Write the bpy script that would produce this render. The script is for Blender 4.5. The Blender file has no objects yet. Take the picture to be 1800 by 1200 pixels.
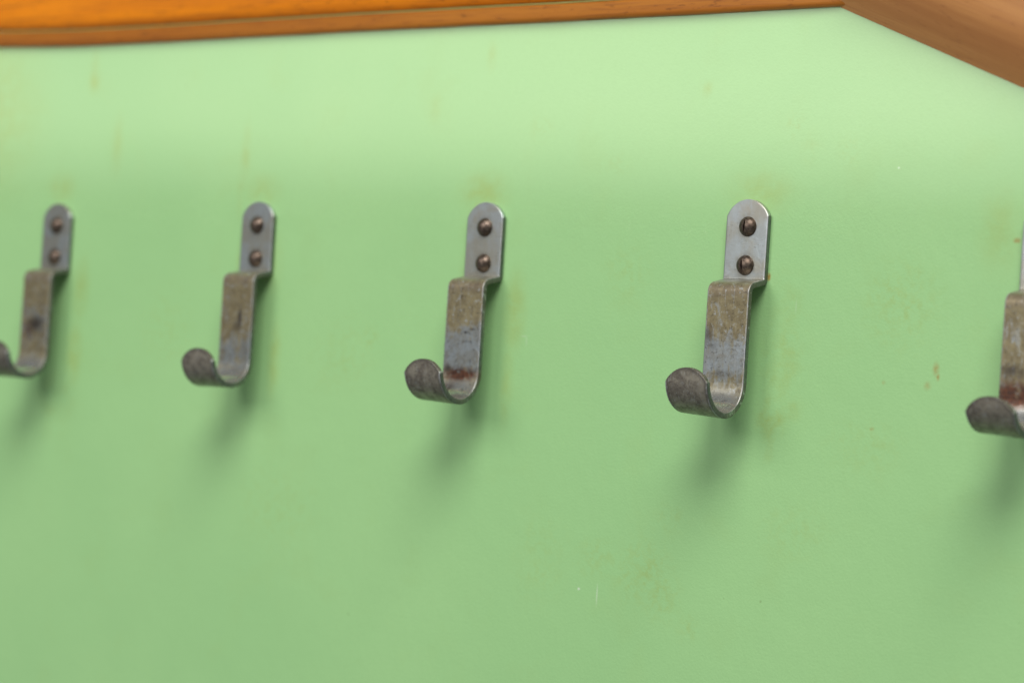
import bpy, bmesh, math, random
import numpy as np
from mathutils import Vector, Matrix, noise as mnoise

random.seed(7)
scene = bpy.context.scene
COL = scene.collection
MM = 0.001

# ------------------------------------------------------------------ camera
cam_d = bpy.data.cameras.new('camera')
cam = bpy.data.objects.new('camera', cam_d)
COL.objects.link(cam)
right = Vector((0.77386902, 0.62994488, 0.06554537))
up = Vector((-0.03326347, -0.06292229, 0.99746395))
fwd = Vector((-0.63247157, 0.77408671, 0.02773946))
rot = Matrix((right, up, -fwd)).transposed().to_4x4()
CAM = Vector((615.6248, -898.3913, -92.6333)) * MM
cam.matrix_world = Matrix.Translation(CAM) @ rot
cam_d.sensor_width = 36
cam_d.lens = 4800 / 1800 * 36
cam_d.clip_start = 0.01
cam_d.clip_end = 50
cam_d.dof.use_dof = True
cam_d.dof.focus_distance = (Vector((0, -0.004, -0.045)) - CAM).dot(fwd)
cam_d.dof.aperture_fstop = 6.5
cam_d.dof.aperture_blades = 7
scene.camera = cam

# ------------------------------------------------------------------ light
world = bpy.data.worlds.new('World')
scene.world = world
world.use_nodes = True
bg = world.node_tree.nodes['Background']
bg.inputs['Color'].default_value = (0.93, 0.97, 1.0, 1)
bg.inputs['Strength'].default_value = 0.205


def aim(o, target):
    o.rotation_euler = (Vector(target) - o.location).to_track_quat('-Z', 'Y').to_euler()


def area(name, loc, target, sx, sy, power, col):
    l = bpy.data.lights.new(name, 'AREA')
    l.shape = 'RECTANGLE'
    l.size, l.size_y, l.energy, l.color = sx, sy, power, col
    o = bpy.data.objects.new(name, l)
    o.location = loc
    aim(o, target)
    COL.objects.link(o)
    return o


area('window_light', (1.35, -2.0, 2.75), (-0.15, 0, -0.08), 2.2, 1.8, 124.0, (1.0, 0.97, 0.92))
area('front_left_fill', (-0.55, -1.6, 0.66), (-0.45, 0, -0.14), 0.8, 0.8, 10.8, (1.0, 0.96, 0.93))  # added fill light, front left; shades the wall right of the arms

# added unseen spot with a straight cut-off: makes the bright band over the hooks
sp = bpy.data.lights.new('band_fill_spot', 'SPOT')
sp.energy = 48
sp.color = (0.98, 0.64, 0.98)
sp.spot_size = math.pi
sp.spot_blend = 0.034
sp.shadow_soft_size = 0.012
so = bpy.data.objects.new('band_fill_spot', sp)
so.location = (-0.05, -1.6, -0.013)
so.rotation_euler = Vector((0.012, 0.0, 1.0)).to_track_quat('-Z', 'Y').to_euler()
COL.objects.link(so)

scene.view_settings.view_transform = 'Standard'
scene.view_settings.look = 'None'
scene.view_settings.exposure = 0
scene.view_settings.gamma = 1


# ------------------------------------------------------------------ material helpers
class NT:
    def __init__(self, name):
        self.m = bpy.data.materials.new(name)
        self.m.use_nodes = True
        self.t = self.m.node_tree
        self.b = self.t.nodes['Principled BSDF']

    def n(self, typ, **kw):
        o = self.t.nodes.new(typ)
        for k, v in kw.items():
            setattr(o, k, v)
        return o

    def put(self, sock, v):
        if v is None:
            return
        if isinstance(v, bpy.types.NodeSocket):
            self.t.links.new(v, sock)
        else:
            sock.default_value = v

    def math(self, op, a, b=None, c=None, clamp=False):
        o = self.n('ShaderNodeMath', operation=op, use_clamp=clamp)
        for i, v in enumerate((a, b, c)):
            self.put(o.inputs[i], v)
        return o.outputs[0]

    def coords(self):
        tc = self.n('ShaderNodeTexCoord')
        return tc.outputs['Object']

    def mapping(self, vec, loc=(0, 0, 0), scale=(1, 1, 1)):
        o = self.n('ShaderNodeMapping')
        self.put(o.inputs['Vector'], vec)
        o.inputs['Location'].default_value = loc
        o.inputs['Scale'].default_value = scale
        return o.outputs[0]

    def noise(self, vec, scale, detail=4, rough=0.55, dist=0.0):
        o = self.n('ShaderNodeTexNoise')
        self.put(o.inputs['Vector'], vec)
        o.inputs['Scale'].default_value = scale
        o.inputs['Detail'].default_value = detail
        o.inputs['Roughness'].default_value = rough
        o.inputs['Distortion'].default_value = dist
        return o.outputs['Fac']

    def ramp(self, v, a, b, lo=0.0, hi=1.0, smooth=True):
        o = self.n('ShaderNodeMapRange')
        o.interpolation_type = 'SMOOTHSTEP' if smooth else 'LINEAR'
        self.put(o.inputs['Value'], v)
        for nm, x in zip(('From Min', 'From Max', 'To Min', 'To Max'), (a, b, lo, hi)):
            o.inputs[nm].default_value = x
        return o.outputs['Result']

    def mix(self, fac, a, b):
        o = self.n('ShaderNodeMix', data_type='RGBA')
        self.put(o.inputs[0], fac)
        self.put(o.inputs[6], a if isinstance(a, bpy.types.NodeSocket) else (*a, 1))
        self.put(o.inputs[7], b if isinstance(b, bpy.types.NodeSocket) else (*b, 1))
        return o.outputs[2]

    def bump(self, h, strength, dist, normal=None):
        o = self.n('ShaderNodeBump')
        o.inputs['Strength'].default_value = strength
        o.inputs['Distance'].default_value = dist
        self.put(o.inputs['Height'], h)
        if normal is not None:
            self.put(o.inputs['Normal'], normal)
        return o.outputs[0]

    def sep(self, vec):
        o = self.n('ShaderNodeSeparateXYZ')
        self.put(o.inputs[0], vec)
        return o.outputs

    def blob(self, vec, x, y, z, rx, ry, rz, power=1.0):
        """soft spot: 1 in the middle, 0 at the ellipsoid's edge (mm)"""
        m = self.mapping(vec, (-x / rx, -y / ry, -z / rz), (1000 / rx, 1000 / ry, 1000 / rz))
        l = self.n('ShaderNodeVectorMath', operation='LENGTH')
        self.put(l.inputs[0], m)
        return self.ramp(l.outputs['Value'], 1.0, 0.0, 0.0, power)


# ------------------------------------------------------------------ materials
def wall_material():
    k = NT('green_wall_paint')
    co = k.coords()
    base = (0.375, 0.665, 0.292)
    big = k.noise(co, 7, 3, 0.5)
    col = k.mix(k.ramp(big, 0.35, 0.7), base, (0.350, 0.638, 0.278))
    col = k.mix(k.math('MULTIPLY', k.ramp(k.noise(co, 32, 4, 0.6), 0.52, 0.75), 0.30), col, (0.36, 0.60, 0.24))
    # fine mottling of brushed and aged paint
    col = k.mix(k.math('MULTIPLY', k.ramp(k.noise(co, 420, 3, 0.7), 0.35, 0.75), 0.20), col, (0.33, 0.60, 0.26))
    brk = k.ramp(k.noise(co, 85, 5, 0.65), 0.36, 0.66)
    fine = k.ramp(k.noise(co, 240, 5, 0.7), 0.42, 0.62)
    at = k.n('ShaderNodeAttribute', attribute_name='stain')
    st = k.sep(at.outputs['Vector'])
    tot = k.math('MAXIMUM', st[0], k.math('MAXIMUM', k.math('MULTIPLY', st[1], brk), k.math('MULTIPLY', st[2], fine)))
    tot = k.math('MULTIPLY', tot, k.ramp(k.noise(co, 130, 4, 0.6), 0.3, 0.62, 0.35, 1.0))
    col = k.mix(k.math('MULTIPLY', tot, 0.9), col, (0.36, 0.45, 0.10))
    # rust coloured chips
    rust = None
    for x, z, rx, rz, s in [(88.5, -64, 2.2, 4.0, .6), (85.2, -70.5, 2.4, 2.6, .4), (119.5, -15.1, 2.4, 1.5, .9),
                            (89.5, -67, 1.2, 2.2, .7), (10.4, -30.6, 1.3, 2.4, 1.2), (66, -70, 1.3, 1.3, .4), (62, -88, 1.6, 1.3, .4)]:
        v = k.blob(co, x, 0, z, rx, 1e6, rz, s)
        rust = v if rust is None else k.math('MAXIMUM', rust, v)
    rust = k.math('MULTIPLY', rust, k.ramp(k.noise(co, 700, 3, 0.6), 0.3, 0.6, 0.35, 1.0))
    col = k.mix(rust, col, (0.38, 0.20, 0.035))
    # tiny dark specks
    spk = k.n('ShaderNodeTexVoronoi', feature='F1')
    k.put(spk.inputs['Vector'], co)
    spk.inputs['Scale'].default_value = 55
    spk.inputs['Randomness'].default_value = 1
    sd = k.ramp(spk.outputs['Distance'], 0.035, 0.02)
    sel = k.ramp(k.sep(spk.outputs['Color'])[0], 0.80, 0.86)
    col = k.mix(k.math('MULTIPLY', k.math('MULTIPLY', sd, sel), 0.35), col, (0.16, 0.22, 0.07))
    # pale scratches
    wh = None
    for x, z, rx, rz, s in [(-64.6, -163.0, .45, 6.5, .75), (-74.2, -161.4, 1.0, .8, 1.3), (66.8, 12.3, .8, .7, 1.0),
                            (-112, -58, 2.4, .4, .5), (-110.5, -60, .4, 3.5, .4), (24, -42, .4, 4, .3)]:
        v = k.blob(co, x, 0, z, rx, 1e6, rz, s)
        wh = v if wh is None else k.math('MAXIMUM', wh, v)
    col = k.mix(k.math('MINIMUM', k.math('MULTIPLY', wh, 0.62), 1.0), col, (0.82, 0.88, 0.78))
    k.put(k.b.inputs['Base Color'], col)
    k.put(k.b.inputs['Roughness'], k.ramp(k.noise(co, 60, 4, 0.6), 0.3, 0.7, 0.42, 0.52))
    k.b.inputs['Specular IOR Level'].default_value = 0.35
    h1 = k.bump(k.noise(co, 26, 3, 0.5), 0.25, 0.0016)
    h1 = k.bump(k.noise(k.mapping(co, (0, 0, 0), (1, 1, 0.35)), 330, 3, 0.6), 0.20, 0.0004, h1)
    h2 = k.bump(k.noise(co, 900, 3, 0.6), 0.40, 0.00022, h1)
    k.put(k.b.inputs['Normal'], h2)
    return k.m


def wood_material(name, axis_angle, tone, streak=1.0):
    """varnished wood, grain along the board"""
    k = NT(name)
    co = k.coords()
    r = k.n('ShaderNodeVectorRotate', rotation_type='Y_AXIS')
    k.put(r.inputs['Vector'], co)
    r.inputs['Angle'].default_value = axis_angle
    v = r.outputs[0]
    g1 = k.noise(k.mapping(v, (0, 0, 0), (6, 140, 140)), 1.0, 5, 0.6, 0.6)
    g2 = k.noise(k.mapping(v, (3, 1, 2), (40, 900, 900)), 1.0, 4, 0.65, 0.2)
    g3 = k.noise(k.mapping(v, (7, 4, 1), (160, 700, 700)), 1.0, 3, 0.6)
    a, b, c = tone
    col = k.mix(k.ramp(g1, 0.3, 0.7), a, b)
    col = k.mix(k.math('MULTIPLY', k.ramp(g2, 0.48, 0.72), 0.55 * streak), col, c)
    fl = k.math('MULTIPLY', k.ramp(g3, 0.58, 0.72), 0.5 * streak)
    col = k.mix(fl, col, (c[0] * .55, c[1] * .5, c[2] * .6))
    k.put(k.b.inputs['Base Color'], col)
    k.put(k.b.inputs['Roughness'], k.ramp(g2, 0.3, 0.7, 0.33, 0.46))
    k.b.inputs['Specular IOR Level'].default_value = 0.22
    k.put(k.b.inputs['Normal'], k.bump(g2, 0.35, 0.0003))
    return k.m


def hook_material(seed, bare, rust, marks, tip):
    """zinc-plated strip steel: bare = (z, spread, amount) of the worn bluish patch, rust = spots, marks = dark spots"""
    k = NT('worn_zinc_steel')
    co = k.coords()
    sh = k.mapping(co, (seed * 3.71, seed * 1.37, seed * 2.11))
    xyz = k.sep(co)
    z = k.math('MULTIPLY', xyz[2], 1000.0)
    d = k.math('MULTIPLY', xyz[1], -1000.0)
    nbig = k.noise(sh, 75, 5, 0.62, 0.4)
    nmid = k.noise(sh, 240, 5, 0.68, 0.3)
    nfin = k.noise(sh, 900, 4, 0.65)
    brushed = k.noise(k.mapping(sh, (0, 0, 0), (700, 700, 90)), 1.0, 3, 0.6)
    zinc = k.mix(k.ramp(nmid, 0.3, 0.75), (0.53, 0.59, 0.60), (0.44, 0.475, 0.465))
    zinc = k.mix(k.math('MULTIPLY', k.ramp(nbig, 0.40, 0.62), 0.8), zinc, (0.45, 0.43, 0.345))
    zinc = k.mix(k.math('MULTIPLY', k.ramp(nfin, 0.55, 0.75), 0.35), zinc, (0.30, 0.30, 0.28))
    step0 = k.ramp(z, -29.5, -36.5)
    worn = k.mix(k.ramp(nmid, 0.35, 0.7), (0.45, 0.50, 0.52), (0.34, 0.34, 0.305))
    zinc = k.mix(step0, zinc, worn)
    # olive brown tarnish from the step downwards
    step = k.ramp(z, -29.5, -35.5)
    bz, bs, ba = bare
    patch = k.math('MULTIPLY', k.ramp(k.math('ABSOLUTE', k.math('SUBTRACT', z, bz)), bs * 2.0, 0.0), ba)
    lipside = k.ramp(d, 20, 27)
    cov = k.math('SUBTRACT', 0.86, k.math('MULTIPLY', patch, k.math('SUBTRACT', 1.0, lipside)))
    smear = k.noise(k.mapping(sh, (2, 3, 4), (420, 420, 150)), 1.0, 5, 0.7, 0.4)
    thr = k.math('ADD', k.math('MULTIPLY', k.math('SUBTRACT', smear, 0.5), 2.3), k.math('MULTIPLY', k.math('SUBTRACT', nbig, 0.5), 1.7))
    tarn = k.ramp(k.math('ADD', k.math('ADD', cov, k.math('MULTIPLY', lipside, 0.25)), thr), 0.12, 0.72)
    tarn = k.math('MULTIPLY', k.math('MULTIPLY', tarn, step), 0.92)
    tcol = k.mix(k.ramp(nmid, 0.3, 0.7), (0.315, 0.262, 0.128), (0.20, 0.162, 0.082))
    tcol = k.mix(lipside, tcol, k.mix(k.ramp(nmid, 0.35, 0.68), (0.31, 0.28, 0.215), (0.14, 0.12, 0.096)))
    # the worn bottom of the cup is bare and bright
    inner = k.math('MINIMUM', k.blob(co, 0, -17, -84, 18, 14, 13, 1.6), 1.0)
    tarn = k.math('MULTIPLY', tarn, k.math('SUBTRACT', 1.0, k.math('MULTIPLY', inner, 0.85)))
    zinc = k.mix(k.math('MULTIPLY', inner, k.ramp(nbig, 0.35, 0.65, 0.9, 0.55)), zinc, (0.70, 0.70, 0.66))
    col = k.mix(tarn, zinc, tcol)
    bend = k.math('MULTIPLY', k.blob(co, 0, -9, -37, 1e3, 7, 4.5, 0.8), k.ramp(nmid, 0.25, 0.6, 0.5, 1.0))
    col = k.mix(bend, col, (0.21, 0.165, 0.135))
    # dark rim round the curled tip
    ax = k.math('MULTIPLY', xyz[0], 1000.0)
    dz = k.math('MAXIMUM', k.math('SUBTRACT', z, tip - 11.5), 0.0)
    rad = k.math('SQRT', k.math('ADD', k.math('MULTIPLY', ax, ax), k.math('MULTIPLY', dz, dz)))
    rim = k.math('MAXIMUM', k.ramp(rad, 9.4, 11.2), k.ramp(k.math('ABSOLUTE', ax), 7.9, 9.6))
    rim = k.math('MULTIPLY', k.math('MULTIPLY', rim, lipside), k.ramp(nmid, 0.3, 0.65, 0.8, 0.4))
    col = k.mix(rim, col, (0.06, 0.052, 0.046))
    # side edges darkened in the colour for the dim surroundings they reflect
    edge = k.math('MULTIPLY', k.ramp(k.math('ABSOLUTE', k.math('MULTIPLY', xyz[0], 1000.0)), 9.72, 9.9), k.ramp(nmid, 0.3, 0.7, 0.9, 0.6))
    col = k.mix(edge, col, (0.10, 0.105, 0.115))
    # dark specks and scratches
    spk = k.math('MULTIPLY', k.ramp(k.noise(k.mapping(sh, (9, 2, 6)), 620, 5, 0.75), 0.53, 0.66), k.math('MULTIPLY', step, 0.55))
    col = k.mix(spk, col, (0.05, 0.042, 0.035))
    lite = k.math('MULTIPLY', k.ramp(k.noise(k.mapping(sh, (5, 5, 5)), 430, 4, 0.7), 0.56, 0.68), k.math('MULTIPLY', step, 0.7))
    col = k.mix(k.math('MULTIPLY', lite, k.math('SUBTRACT', 1.0, k.math('MULTIPLY', lipside, 0.65))), col, (0.46, 0.50, 0.51))
    scr = k.noise(k.mapping(sh, (4, 1, 8), (1500, 1500, 60)), 1.0, 2, 0.5, 0.8)
    col = k.mix(k.math('MULTIPLY', k.ramp(scr, 0.64, 0.70), 0.5), col, (0.50, 0.53, 0.54))
    scd = k.noise(k.mapping(sh, (1, 7, 3), (160, 160, 1300)), 1.0, 3, 0.6, 1.2)
    col = k.mix(k.math('MULTIPLY', k.ramp(scd, 0.64, 0.70), 0.45), col, (0.12, 0.105, 0.085))
    # rubbed bright corners
    aab = k.math('ABSOLUTE', ax)
    wornedge = k.math('MULTIPLY', k.math('MULTIPLY', k.ramp(aab, 9.25, 9.5), k.ramp(aab, 9.85, 9.7)), k.ramp(nmid, 0.35, 0.6, 0.1, 0.75))
    col = k.mix(wornedge, col, (0.56, 0.59, 0.60))
    for (x, dd, zz, rx, rd, rz, s) in rust:
        m = k.math('MULTIPLY', k.blob(co, x, -dd, zz, rx, rd, rz, s * 1.5), k.ramp(nmid, 0.28, 0.55, 0.25, 1.0), clamp=True)
        col = k.mix(m, col, k.mix(k.ramp(nfin, 0.35, 0.65), (0.155, 0.062, 0.034), (0.075, 0.042, 0.032)))
    for (x, dd, zz, rx, rd, rz, s) in marks:
        m = k.math('MULTIPLY', k.blob(co, x, -dd, zz, rx, rd, rz, s * 1.3), k.ramp(nmid, 0.25, 0.55, 0.3, 1.0), clamp=True)
        col = k.mix(m, col, (0.062, 0.052, 0.045))
    # grime collected round the screws
    for zz in (-10.9, -26.3):
        col = k.mix(k.math('MULTIPLY', k.blob(co, 0, -2, zz, 6.4, 50, 6.8, 0.95), k.ramp(nmid, 0.3, 0.6, 0.45, 0.9)), col, (0.19, 0.165, 0.125))
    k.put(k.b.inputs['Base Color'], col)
    k.put(k.b.inputs['Metallic'], k.ramp(tarn, 0, 1, 0.88, 0.55))
    k.put(k.b.inputs['Roughness'], k.math('ADD', k.ramp(tarn, 0, 1, 0.32, 0.42), k.math('SUBTRACT', k.math('MULTIPLY', nmid, 0.14), k.math('MULTIPLY', inner, 0.14))))
    nb = k.bump(nmid, 0.35, 0.00025)
    nb = k.bump(brushed, 0.18, 0.0001, nb)
    nb = k.bump(nfin, 0.3, 0.0001, nb)
    k.put(k.b.inputs['Normal'], nb)
    return k.m


def screw_material():
    k = NT('tarnished_screw_metal')
    co = k.coords()
    n1 = k.noise(co, 900, 4, 0.6)
    n2 = k.noise(co, 300, 3, 0.6)
    col = k.mix(k.ramp(n1, 0.3, 0.7), (0.10, 0.074, 0.06), (0.22, 0.17, 0.135))
    col = k.mix(k.math('MULTIPLY', k.ramp(n2, 0.45, 0.65), 0.6), col, (0.07, 0.048, 0.036))
    k.put(k.b.inputs['Base Color'], col)
    k.b.inputs['Metallic'].default_value = 0.9
    k.put(k.b.inputs['Roughness'], k.ramp(n1, 0.3, 0.7, 0.32, 0.5))
    k.put(k.b.inputs['Normal'], k.bump(n1, 0.3, 0.00012))
    return k.m


M_WALL = wall_material()
TONE_RAIL = ((0.33, 0.137, 0.014), (0.26, 0.096, 0.011), (0.145, 0.05, 0.010))
TONE_UPPER = ((0.66, 0.235, 0.006), (0.50, 0.165, 0.006), (0.19, 0.058, 0.010))
TONE_DIAG = ((0.38, 0.205, 0.058), (0.32, 0.16, 0.045), (0.26, 0.12, 0.04))
DIAG_A = math.atan2(-33.5, 81.9)
pl_ = NT('green_paint_in_joint')
pl_.b.inputs['Base Color'].default_value = (0.40, 0.52, 0.17, 1)
pl_.b.inputs['Roughness'].default_value = 0.5
M_WALL_PLAIN = pl_.m
M_RAIL = wood_material('varnished_orange_wood', 0.0, TONE_RAIL)
M_UPPER = wood_material('varnished_amber_wood', 0.0, TONE_UPPER)
M_DIAG = wood_material('varnished_pinkish_wood', DIAG_A, TONE_DIAG, 0.5)
M_SCREW = screw_material()


# ------------------------------------------------------------------ geometry helpers
def link_mesh(name, verts, faces, mat, parent=None, smooth=True, loc=(0, 0, 0)):
    me = bpy.data.meshes.new(name)
    me.from_pydata([tuple(v) for v in verts], [], faces)
    bm = bmesh.new()
    bm.from_mesh(me)
    bmesh.ops.recalc_face_normals(bm, faces=bm.faces)
    bm.to_mesh(me)
    bm.free()
    me.materials.append(mat)
    for p in me.polygons:
        p.use_smooth = smooth
    if smooth:
        me.set_sharp_from_angle(angle=math.radians(42))
    o = bpy.data.objects.new(name, me)
    o.location = loc
    COL.objects.link(o)
    if parent:
        o.parent = parent
    return o


def grid_faces(rows, n, closed=True):
    f = []
    for i in range(rows - 1):
        for j in range(n if closed else n - 1):
            a, b = i * n + j, i * n + (j + 1) % n
            f.append((a, b, b + n, a + n))
    return f


# ------------------------------------------------------------------ the wall
# grime and run-off stains: (x, z, rx, rz, strength, kind of break-up), mm
STAINS = [
    (-392.5, 58, 6, 9, .55, 0), (-393, 66, 4, 16, .25, 0), (-373, 26, 6, 22, .32, 0),
    (-285, 20, 4.5, 24, .38, 0), (-287, 4, 3.5, 20, .25, 0), (-470, 45, 60, 70, .35, 0),
    (-411, 6, 14, 11, .50, 0), (-272, 4, 17, 11, .40, 0), (-139, 3, 20, 13, .55, 0), (4, 3, 24, 14, .42, 0),
    (-258, -74, 6, 24, .55, 0), (-262, -30, 9, 20, .30, 0), (-283, -33, 6, 24, .30, 0),
    (-392, -44, 9, 22, .45, 0), (-394, -76, 9, 22, .55, 0), (-404, -100, 24, 26, .3, 1),
    (-118, -48, 9, 26, .55, 0), (-120, -78, 5, 26, .40, 0), (-146, -36, 7, 20, .28, 0),
    (-25, 45, 3.5, 4.5, .40, 0), (-140, 62, 4, 10, .30, 0), (-170, 40, 5, 9, .25, 0),
    (16, -86, 11, 13, .85, 1), (20, -62, 16, 34, .55, 1), (15, -96, 5, 10, .6, 1), (25, -82, 7, 8, .5, 1),
    (20, -40, 12, 20, .3, 1), (26, 20, 8, 10, .30, 1),
    (-66, -148, 16, 12, .40, 2), (-42, -152, 22, 22, .42, 2), (-32, -160, 14, 18, .40, 2), (-18, -172, 8, 9, .4, 2),
    (72, -40, 26, 26, .40, 2), (112, -12, 14, 24, .35, 0), (60, -95, 26, 16, .25, 2),
    (-215, -70, 30, 26, .2, 2), (-200, -62, 8, 8, .35, 2), (-60, -30, 20, 20, .22, 2), (-30, -130, 14, 12, .22, 2),
    (30, -130, 26, 18, .22, 2), (-330, -60, 26, 30, .2, 2), (-95, -150, 22, 30, .2, 2), (-250, -140, 40, 30, .2, 2),
    (-110, 30, 10, 8, .22, 2), (-70, 14, 14, 8, .22, 2), (44, 18, 8, 10, .3, 2), (18, 30, 7, 9, .25, 2),
]


def build_wall():
    gx = np.concatenate(([-1000, -760], np.arange(-520, 181, 1.5), [400, 750]))
    gz = np.concatenate(([-550, -400], np.arange(-270, 111, 1.5), [250, 450]))
    X, Z = np.meshgrid(gx, gz)
    nx, nz = len(gx), len(gz)
    S = np.zeros((nz, nx, 3), dtype=np.float32)
    for x, z, rx, rz, q, br in STAINS:
        t = np.clip(1 - np.sqrt(((X - x) / rx) ** 2 + ((Z - z) / rz) ** 2), 0, 1)
        S[:, :, br] = np.maximum(S[:, :, br], q * t * t * (3 - 2 * t))
    co = np.stack((X * MM, np.zeros_like(X), Z * MM), -1).reshape(-1, 3)
    i, j = np.meshgrid(np.arange(nx - 1), np.arange(nz - 1))
    a = (j * nx + i).ravel()
    fc = np.stack((a, a + 1, a + nx + 1, a + nx), -1)
    ring = list(range(nx)) + [r * nx + nx - 1 for r in range(1, nz)] + [(nz - 1) * nx + c for c in range(nx - 2, -1, -1)] + [r * nx for r in range(nz - 2, 0, -1)]
    n0 = len(co)
    back = co[ring].copy()
    back[:, 1] = 0.02
    m = len(ring)
    side = [(ring[(q + 1) % m], ring[q], n0 + q, n0 + (q + 1) % m) for q in range(m)]
    me = bpy.data.meshes.new('wall')
    me.from_pydata(np.concatenate((co, back)).tolist(), [], fc.tolist() + side + [tuple(range(n0, n0 + m))[::-1]])
    at = me.attributes.new('stain', 'FLOAT_VECTOR', 'POINT')
    at.data.foreach_set('vector', np.concatenate((S.reshape(-1, 3), np.zeros((m, 3), np.float32))).ravel())
    me.materials.append(M_WALL)
    o = bpy.data.objects.new('wall', me)
    COL.objects.link(o)
    o['kind'] = 'structure'
    o['label'] = 'pale green painted wall with yellowish grime around the hooks'
    return o


build_wall()


# ------------------------------------------------------------------ wooden frame round the green panel
def arc(cx, cz, r, a0, a1, n):
    return [(cx + r * math.cos(math.radians(a0 + (a1 - a0) * i / n)), cz + r * math.sin(math.radians(a0 + (a1 - a0) * i / n))) for i in range(n + 1)]


def sweep_board(name, prof, xs, place, mat, parent):
    """prof: closed (d, h) outline in mm, xs: stations, place(x, d, h) -> world mm"""
    n = len(prof)
    v = []
    for x in xs:
        for d, h in prof:
            v.append(Vector(place(x, d, h)) * MM)
    f = grid_faces(len(xs), n)
    f.append(tuple(range(n)))
    f.append(tuple((len(xs) - 1) * n + i for i in range(n)))
    return link_mesh(name, v, f, mat, parent)


def warp(x):
    w = 1.6 * ((-375 - x) / 88) ** 2 if x < -375 else 0.0
    return min(w, 4.5) + 0.12 * math.sin(x * 0.021) + 0.06 * math.sin(x * 0.083 + 1)


frame = bpy.data.objects.new('wooden_frame', None)
frame.location = (0.0366, 0, 0.0752)
COL.objects.link(frame)
frame['label'] = 'orange brown varnished wood trim framing the green wall along its top and right'
frame['category'] = 'wooden frame'
inv = Matrix.Translation(-Vector(frame.location))
ux, uz = math.cos(DIAG_A), math.sin(DIAG_A)
px_, pz_ = -uz, ux            # perpendicular, pointing up and right

CX, CZ = 36.6, 75.2
ZR = 75.35


def fr(p):
    return (p[0] - frame.location.x * 1000, p[1], p[2] - frame.location.z * 1000)


def diag_start_x(h):
    """x on the mitre line where the rail at height h above its lower edge meets the diagonal board"""
    ang = DIAG_A / 2 + math.pi / 2
    return CX + h * math.cos(ang) / math.sin(ang)


xs = [-980 + i * 20 for i in range(50)] + [20]
low = [(0.05, 0.15), (1.0, 0.0)] + arc(1.1, 2.2, 2.2, -80, 0, 7) + arc(2.3, 6.5, 1.0, 0, 90, 4) + [(0.05, 7.5)]


def rail_place(h0):
    def pl(x, d, h):
        xx = x
        if x == 20:
            xx = diag_start_x(h + h0) + 3
        return fr((xx, -d, ZR + h0 + h + warp(x)))
    return pl


sweep_board('lower_moulding', low, xs, rail_place(0), M_RAIL, frame)
upp = [(0.05, 0.3), (1.0, 0.0)] + [(1.1 + 4.6 * math.cos(math.radians(a_)), 9 + 9 * math.sin(math.radians(a_))) for a_ in range(-85, 0, 8)] + [(5.8, 12), (6.0, 30), (6.0, 62), (5, 64), (0.05, 64)]
sweep_board('upper_board', upp, xs, rail_place(8.5), M_UPPER, frame)
seam = [(0.05, -0.2), (2.0, -0.2), (2.2, 0.05), (2.0, 0.25), (0.05, 0.25)]
sweep_board('paint_seam', seam, xs, rail_place(7.95), M_WALL_PLAIN, frame)

# diagonal board, thicker, with a broad rounded lower edge
dg = [(0.05, 0.0), (0.8, 0.0), (2.9, 2.2), (7.2, 7.0), (11.2, 12.4), (13.6, 16.2), (15.0, 19.6), (15.8, 23.5), (16.3, 29), (16.6, 40), (16.7, 90), (16, 92), (0.05, 92)]
ts = [0] + [10 * i for i in range(1, 60)]


def diag_place(t, d, h):
    # h measured perpendicular to the lower edge
    if t == 0:
        ang = DIAG_A / 2 + math.pi / 2
        k = h / math.cos(DIAG_A / 2)
        return fr((CX + k * math.cos(ang), -d, CZ + k * math.sin(ang)))
    return fr((CX + ux * t + px_ * h, -d, CZ + uz * t + pz_ * h))


ts = [0] + [10 * i for i in range(7, 60)]
sweep_board('diagonal_board', dg, ts, diag_place, M_DIAG, frame)


# ------------------------------------------------------------------ coat hooks
T = 2.35
W = 20.0


def fillet(p0, p1, p2, r, n=7):
    a = (Vector(p0) - Vector(p1)).normalized()
    b = (Vector(p2) - Vector(p1)).normalized()
    ang = a.angle(b)
    dist = r / math.tan(ang / 2)
    c = Vector(p1) + (a + b).normalized() * (r / math.sin(ang / 2))
    s, e = Vector(p1) + a * dist, Vector(p1) + b * dist
    v0, v1 = s - c, e - c
    a0 = math.atan2(v0.y, v0.x)
    da = math.atan2(v1.y, v1.x) - a0
    da = (da + math.pi) % (2 * math.pi) - math.pi
    return [c + r * Vector((math.cos(a0 + da * i / n), math.sin(a0 + da * i / n))) for i in range(n + 1)]


def resample(pts, step):
    out = [pts[0]]
    for a, b in zip(pts, pts[1:]):
        L = (b - a).length
        n = max(1, int(round(L / step)))
        for i in range(1, n + 1):
            out.append(a.lerp(b, i / n))
    return out


def end_width(s, R, sag):
    """half width of the strip at arc length s from a rounded end"""
    if s >= sag:
        return W / 2
    return math.sqrt(max(0.0, R * R - (R - s) ** 2))


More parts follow.
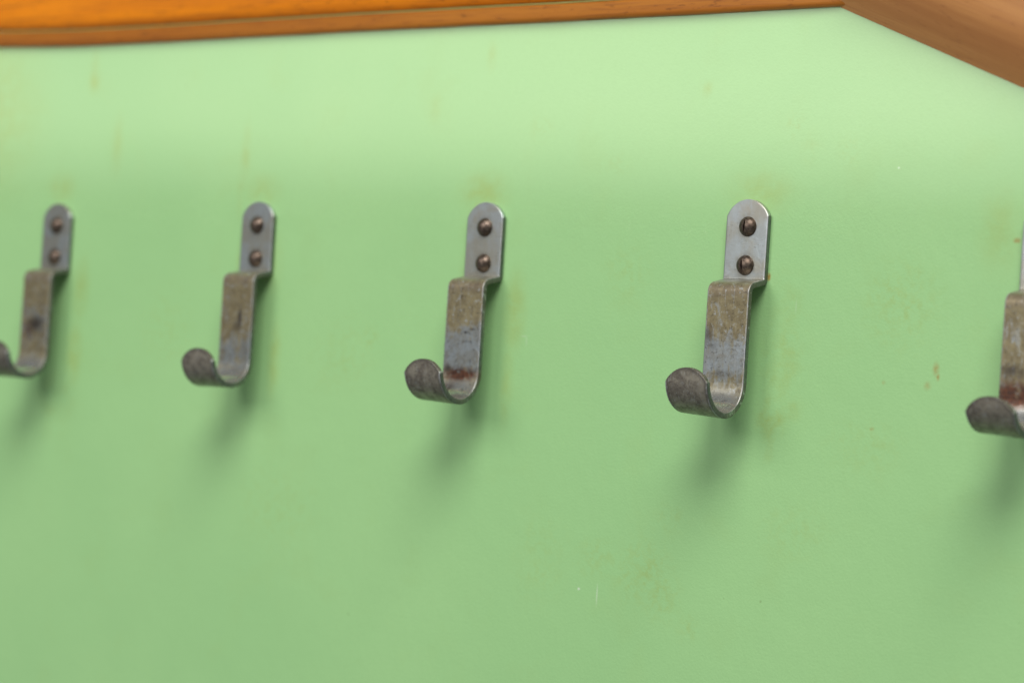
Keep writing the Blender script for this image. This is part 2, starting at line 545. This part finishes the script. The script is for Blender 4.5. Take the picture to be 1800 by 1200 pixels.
def build_hook(idx, x, z, label, p, mat):
    root = bpy.data.objects.new('coat_hook', None)
    root.location = (x * MM, 0, z * MM)
    root.rotation_euler = (0, math.radians(p.get('tilt', 0)), 0)
    COL.objects.link(root)
    root['label'] = label
    root['category'] = 'coat hook'
    root['group'] = 'metal coat hooks in a row on the green wall'
    lp, e, s, zb, R, lip = p['lp'], p['e'], p['s'], p['zb'], p['R'], p['lip']
    dm = T / 2 + 0.08
    dA = dm + s
    zc = -(zb - R - T / 2)
    v0, v1, v2 = (dm, 0), (dm, -lp + 0.6), (dA, -lp - e + 0.6)
    v3 = (dA + p.get('lean', 0), zc)
    path = [Vector(v0)]
    path += fillet(v0, v1, v2, 1.7)
    path += fillet(v1, v2, v3, 3.1)
    c = Vector((v3[0] + R, zc))
    sw = p.get('sweep', 176)
    for i in range(25):
        a = math.radians(180 + sw * i / 24)
        path.append(c + R * Vector((math.cos(a), math.sin(a))))
    tdir = Vector((-math.sin(a), math.cos(a)))
    last = path[-1]
    path.append(last + tdir * lip)
    path = resample(path, 1.2)
    # arc length; extra stations near both rounded ends
    acc = [0.0]
    for a_, b_ in zip(path, path[1:]):
        acc.append(acc[-1] + (b_ - a_).length)
    total = acc[-1]
    sagA, sagL = 6.8, p.get('sag', 5.8)
    RA = (100 + sagA ** 2) / (2 * sagA)
    RL = (100 + sagL ** 2) / (2 * sagL)

    def at(sv):
        for i in range(len(acc) - 1):
            if sv <= acc[i + 1] + 1e-9:
                f = (sv - acc[i]) / max(1e-9, acc[i + 1] - acc[i])
                return path[i].lerp(path[i + 1], f)
        return path[-1]

    st = []
    for i in range(15):
        w = 1.0 + (W / 2 - 1.0) * (i / 14)
        w = W / 2 * math.sin(math.radians(5 + 85 * i / 14))
        st.append(RA - math.sqrt(RA * RA - w * w))
    endst = []
    for i in range(15):
        w = W / 2 * math.sin(math.radians(5 + 85 * i / 14))
        endst.append(total - (RL - math.sqrt(RL * RL - w * w)))
    mid = [a for a in acc if a > sagA + 0.15 and a < total - sagL - 0.15]
    sta = sorted(st + mid + endst)

    rr = 0.42

    def ring(sv):
        P = at(sv)
        A = at(max(0, sv - 0.25))
        B = at(min(total, sv + 0.25))
        t = (B - A).normalized()
        nrm = Vector((-t.y, t.x))        # towards the room on the plate (path runs downwards)
        w = min(end_width(sv, RA, sagA), end_width(total - sv, RL, sagL))
        # edges a little uneven, as sheared strip is
        wob = 0.05 * mnoise.noise(Vector((sv * 0.35, idx * 7.3, 0.0)))
        w = max(w + wob, 0.3)
        h = T / 2
        r_ = min(rr, w * 0.8)
        sec = []
        for sx, sy, a0 in ((1, 1, 0), (-1, 1, 90), (-1, -1, 180), (1, -1, 270)):
            arcpts = []
            for q in range(4):
                aa = math.radians(a0 + 30 * q)
                arcpts.append((sx * (w - r_) + r_ * math.cos(aa), sy * (h - r_) + r_ * math.sin(aa)))
            if a0 in (90, 270):
                pre = (sx * max(w - r_ - 0.35, 0), sy * h)
                sec += [pre] + arcpts
            else:
                post = (sx * max(w - r_ - 0.35, 0), sy * h)
                sec += arcpts + [post]
        # use has pulled the bottom of the cup slightly out of level
        u_ = max(0.0, min(1.0, (sv - (total - lip - math.radians(sw) * R)) / (math.radians(sw) * R)))
        tw = p['twist'] * math.sin(math.pi * u_) ** 2
        out = []
        for ox, on in sec:
            q = P + nrm * on
            out.append((ox * MM, -q.x * MM, (q.y - ox * tw) * MM))
        return out

    # split in the straight stretches, so the three parts of the strip join without a seam
    cut1 = min(range(len(sta)), key=lambda i: abs(sta[i] - (lp - 2.6)))
    cut2 = min(range(len(sta)), key=lambda i: abs(sta[i] - (total - math.radians(sw) * R - lip - 0.5)))
    for name, i0, i1, caps in (('mounting_plate', 0, cut1, (True, False)), ('arm', cut1, cut2, (False, False)), ('hook_cup', cut2, len(sta) - 1, (False, True))):
        rings = [ring(sta[i]) for i in range(i0, i1 + 1)]
        n = len(rings[0])
        v = [q for r in rings for q in r]
        f = grid_faces(len(rings), n)
        if caps[0]:
            f.append(tuple(range(n)))
        if caps[1]:
            f.append(tuple((len(rings) - 1) * n + i for i in range(n)))
        link_mesh(name, v, f, mat, root)
    # slotted round-head screws
    for zz, ang, dx in p['screws']:
        sc = link_mesh('screw', *screw_mesh(p.get('slot', 0.0)), M_SCREW, root, loc=(dx * MM, -(T + 0.06) * MM, zz * MM))
        sc.rotation_euler = (0, math.radians(ang), 0)
    return root


def screw_mesh(sd):
    r, h, sw = 4.0, 2.7, 0.8
    Rs = (r * r + h * h) / (2 * h)
    cols = [-r * math.cos(math.pi * i / 26) for i in range(27)]
    xs_ = sorted([c for c in cols if abs(c) > sw / 2 + 0.15] + [-sw / 2 - 0.06, -sw / 2 - 0.01, -sw / 2, sw / 2, sw / 2 + 0.01, sw / 2 + 0.06])
    n = 25
    v = []
    for x in xs_:
        yy = math.sqrt(max(0.0, r * r - x * x))
        for j in range(n):
            y = -yy * math.cos(math.pi * j / (n - 1))
            q2 = min(x * x + y * y, r * r)
            hh = math.sqrt(Rs * Rs - q2) - (Rs - h)
            hh = max(hh, 0) + 0.35
            if sd and abs(x) <= sw / 2 + 1e-6:
                hh = min(hh, h + 0.35 - sd)
            v.append((x * MM, -hh * MM, y * MM))
    f = grid_faces(len(xs_), n, False)
    # skirt down into the plate
    bi = [i * n for i in range(len(xs_))] + [(len(xs_) - 1) * n + j for j in range(1, n)] + [i * n + n - 1 for i in range(len(xs_) - 2, -1, -1)] + [j for j in range(n - 2, 0, -1)]
    base = len(v)
    for i in bi:
        v.append((v[i][0], 0.0002, v[i][2]))
    m = len(bi)
    for i in range(m):
        f.append((bi[i], bi[(i + 1) % m], base + (i + 1) % m, base + i))
    return v, f


DEF = dict(lp=33.4, e=2.4, s=10.1, zb=86.8, R=12.3, lip=4.7, twist=0.02)
HOOKS = [
    (-410.3, -2.3, 'farthest and most blurred metal coat hook, leftmost, its tip cut off by the photo edge',
     dict(screws=[(-10.9, 20, 0.2), (-26.3, -15, 0.2)], tilt=-0.3),
     dict(seed=1, bare=(-62, 7, 0.35), rust=[(-4, 12, -63, 6, 6, 7, .55)], marks=[(1, 12, -60, 10, 6, 6, .8)])),
    (-272.3, -1.2, 'blurred metal coat hook with a small dark smudge on its arm, second from the left',
     dict(screws=[(-10.9, 40, 0.1), (-26.3, 10, 0.4)], R=11.8, zb=86.5, lip=4.9, twist=0.0, tilt=-0.7),
     dict(seed=2, bare=(-71, 8, 0.6), rust=[], marks=[(2.5, 12, -54, 2.2, 6, 8, .9), (1, 12, -58, 4, 6, 4, .5)])),
    (-135.8, -1.3, 'metal coat hook with a reddish brown rust band in its cup, middle of the row',
     dict(screws=[(-10.9, 75, 0.3), (-26.3, 30, 0.7)], R=12.5, zb=86.9, lip=4.9, twist=0.06, tilt=-0.3),
     dict(seed=3, bare=(-64, 8, 0.95), rust=[(0, 13, -74.5, 16, 9, 4.6, 1.0), (-4, 17, -81, 6, 8, 6, .6)],
          marks=[(2, 12, -56.5, 2.4, 6, 1.1, .9), (5, 12, -55.2, 3, 6, .8, .7), (-7, 12, -72, 3, 6, 3, .6)])),
    (0.0, 0.0, 'sharply focused metal coat hook with pale bluish worn patch on its arm and slotted screws',
     dict(screws=[(-10.9, 4, 0.55), (-26.3, -4, 0.4)], R=12.4, zb=87.1, lip=5.6, twist=0.07, slot=0.95),
     dict(seed=4, bare=(-65, 9, 0.9), rust=[], marks=[(-8, 12, -55, 4, 6, 6, .45), (-6, 12, -59, 4, 6, 3, .35), (0, 12, -70, 9, 6, 3, .3)])),
    (133.0, -1.6, 'nearest coat hook, cut off by the right photo edge, rusty above its cup',
     dict(screws=[(-10.9, 12, 0.2), (-26.3, -30, 0.2)], R=12.4, zb=86.2, lip=1.2, twist=0.06, tilt=0.4),
     dict(seed=5, bare=(-80, 6, 0.5), rust=[(-3, 12, -71, 15, 8, 8, 1.0)], marks=[(-5, 12, -62, 10, 6, 4, .6), (2, 12, -48, 3, 6, 3, .7)])),
]
for i, (x, z, label, over, mk) in enumerate(HOOKS):
    P = dict(DEF)
    P.update(over)
    tip_z = -(P['zb'] - P['R'] - T / 2) - 0.9 + P['lip']
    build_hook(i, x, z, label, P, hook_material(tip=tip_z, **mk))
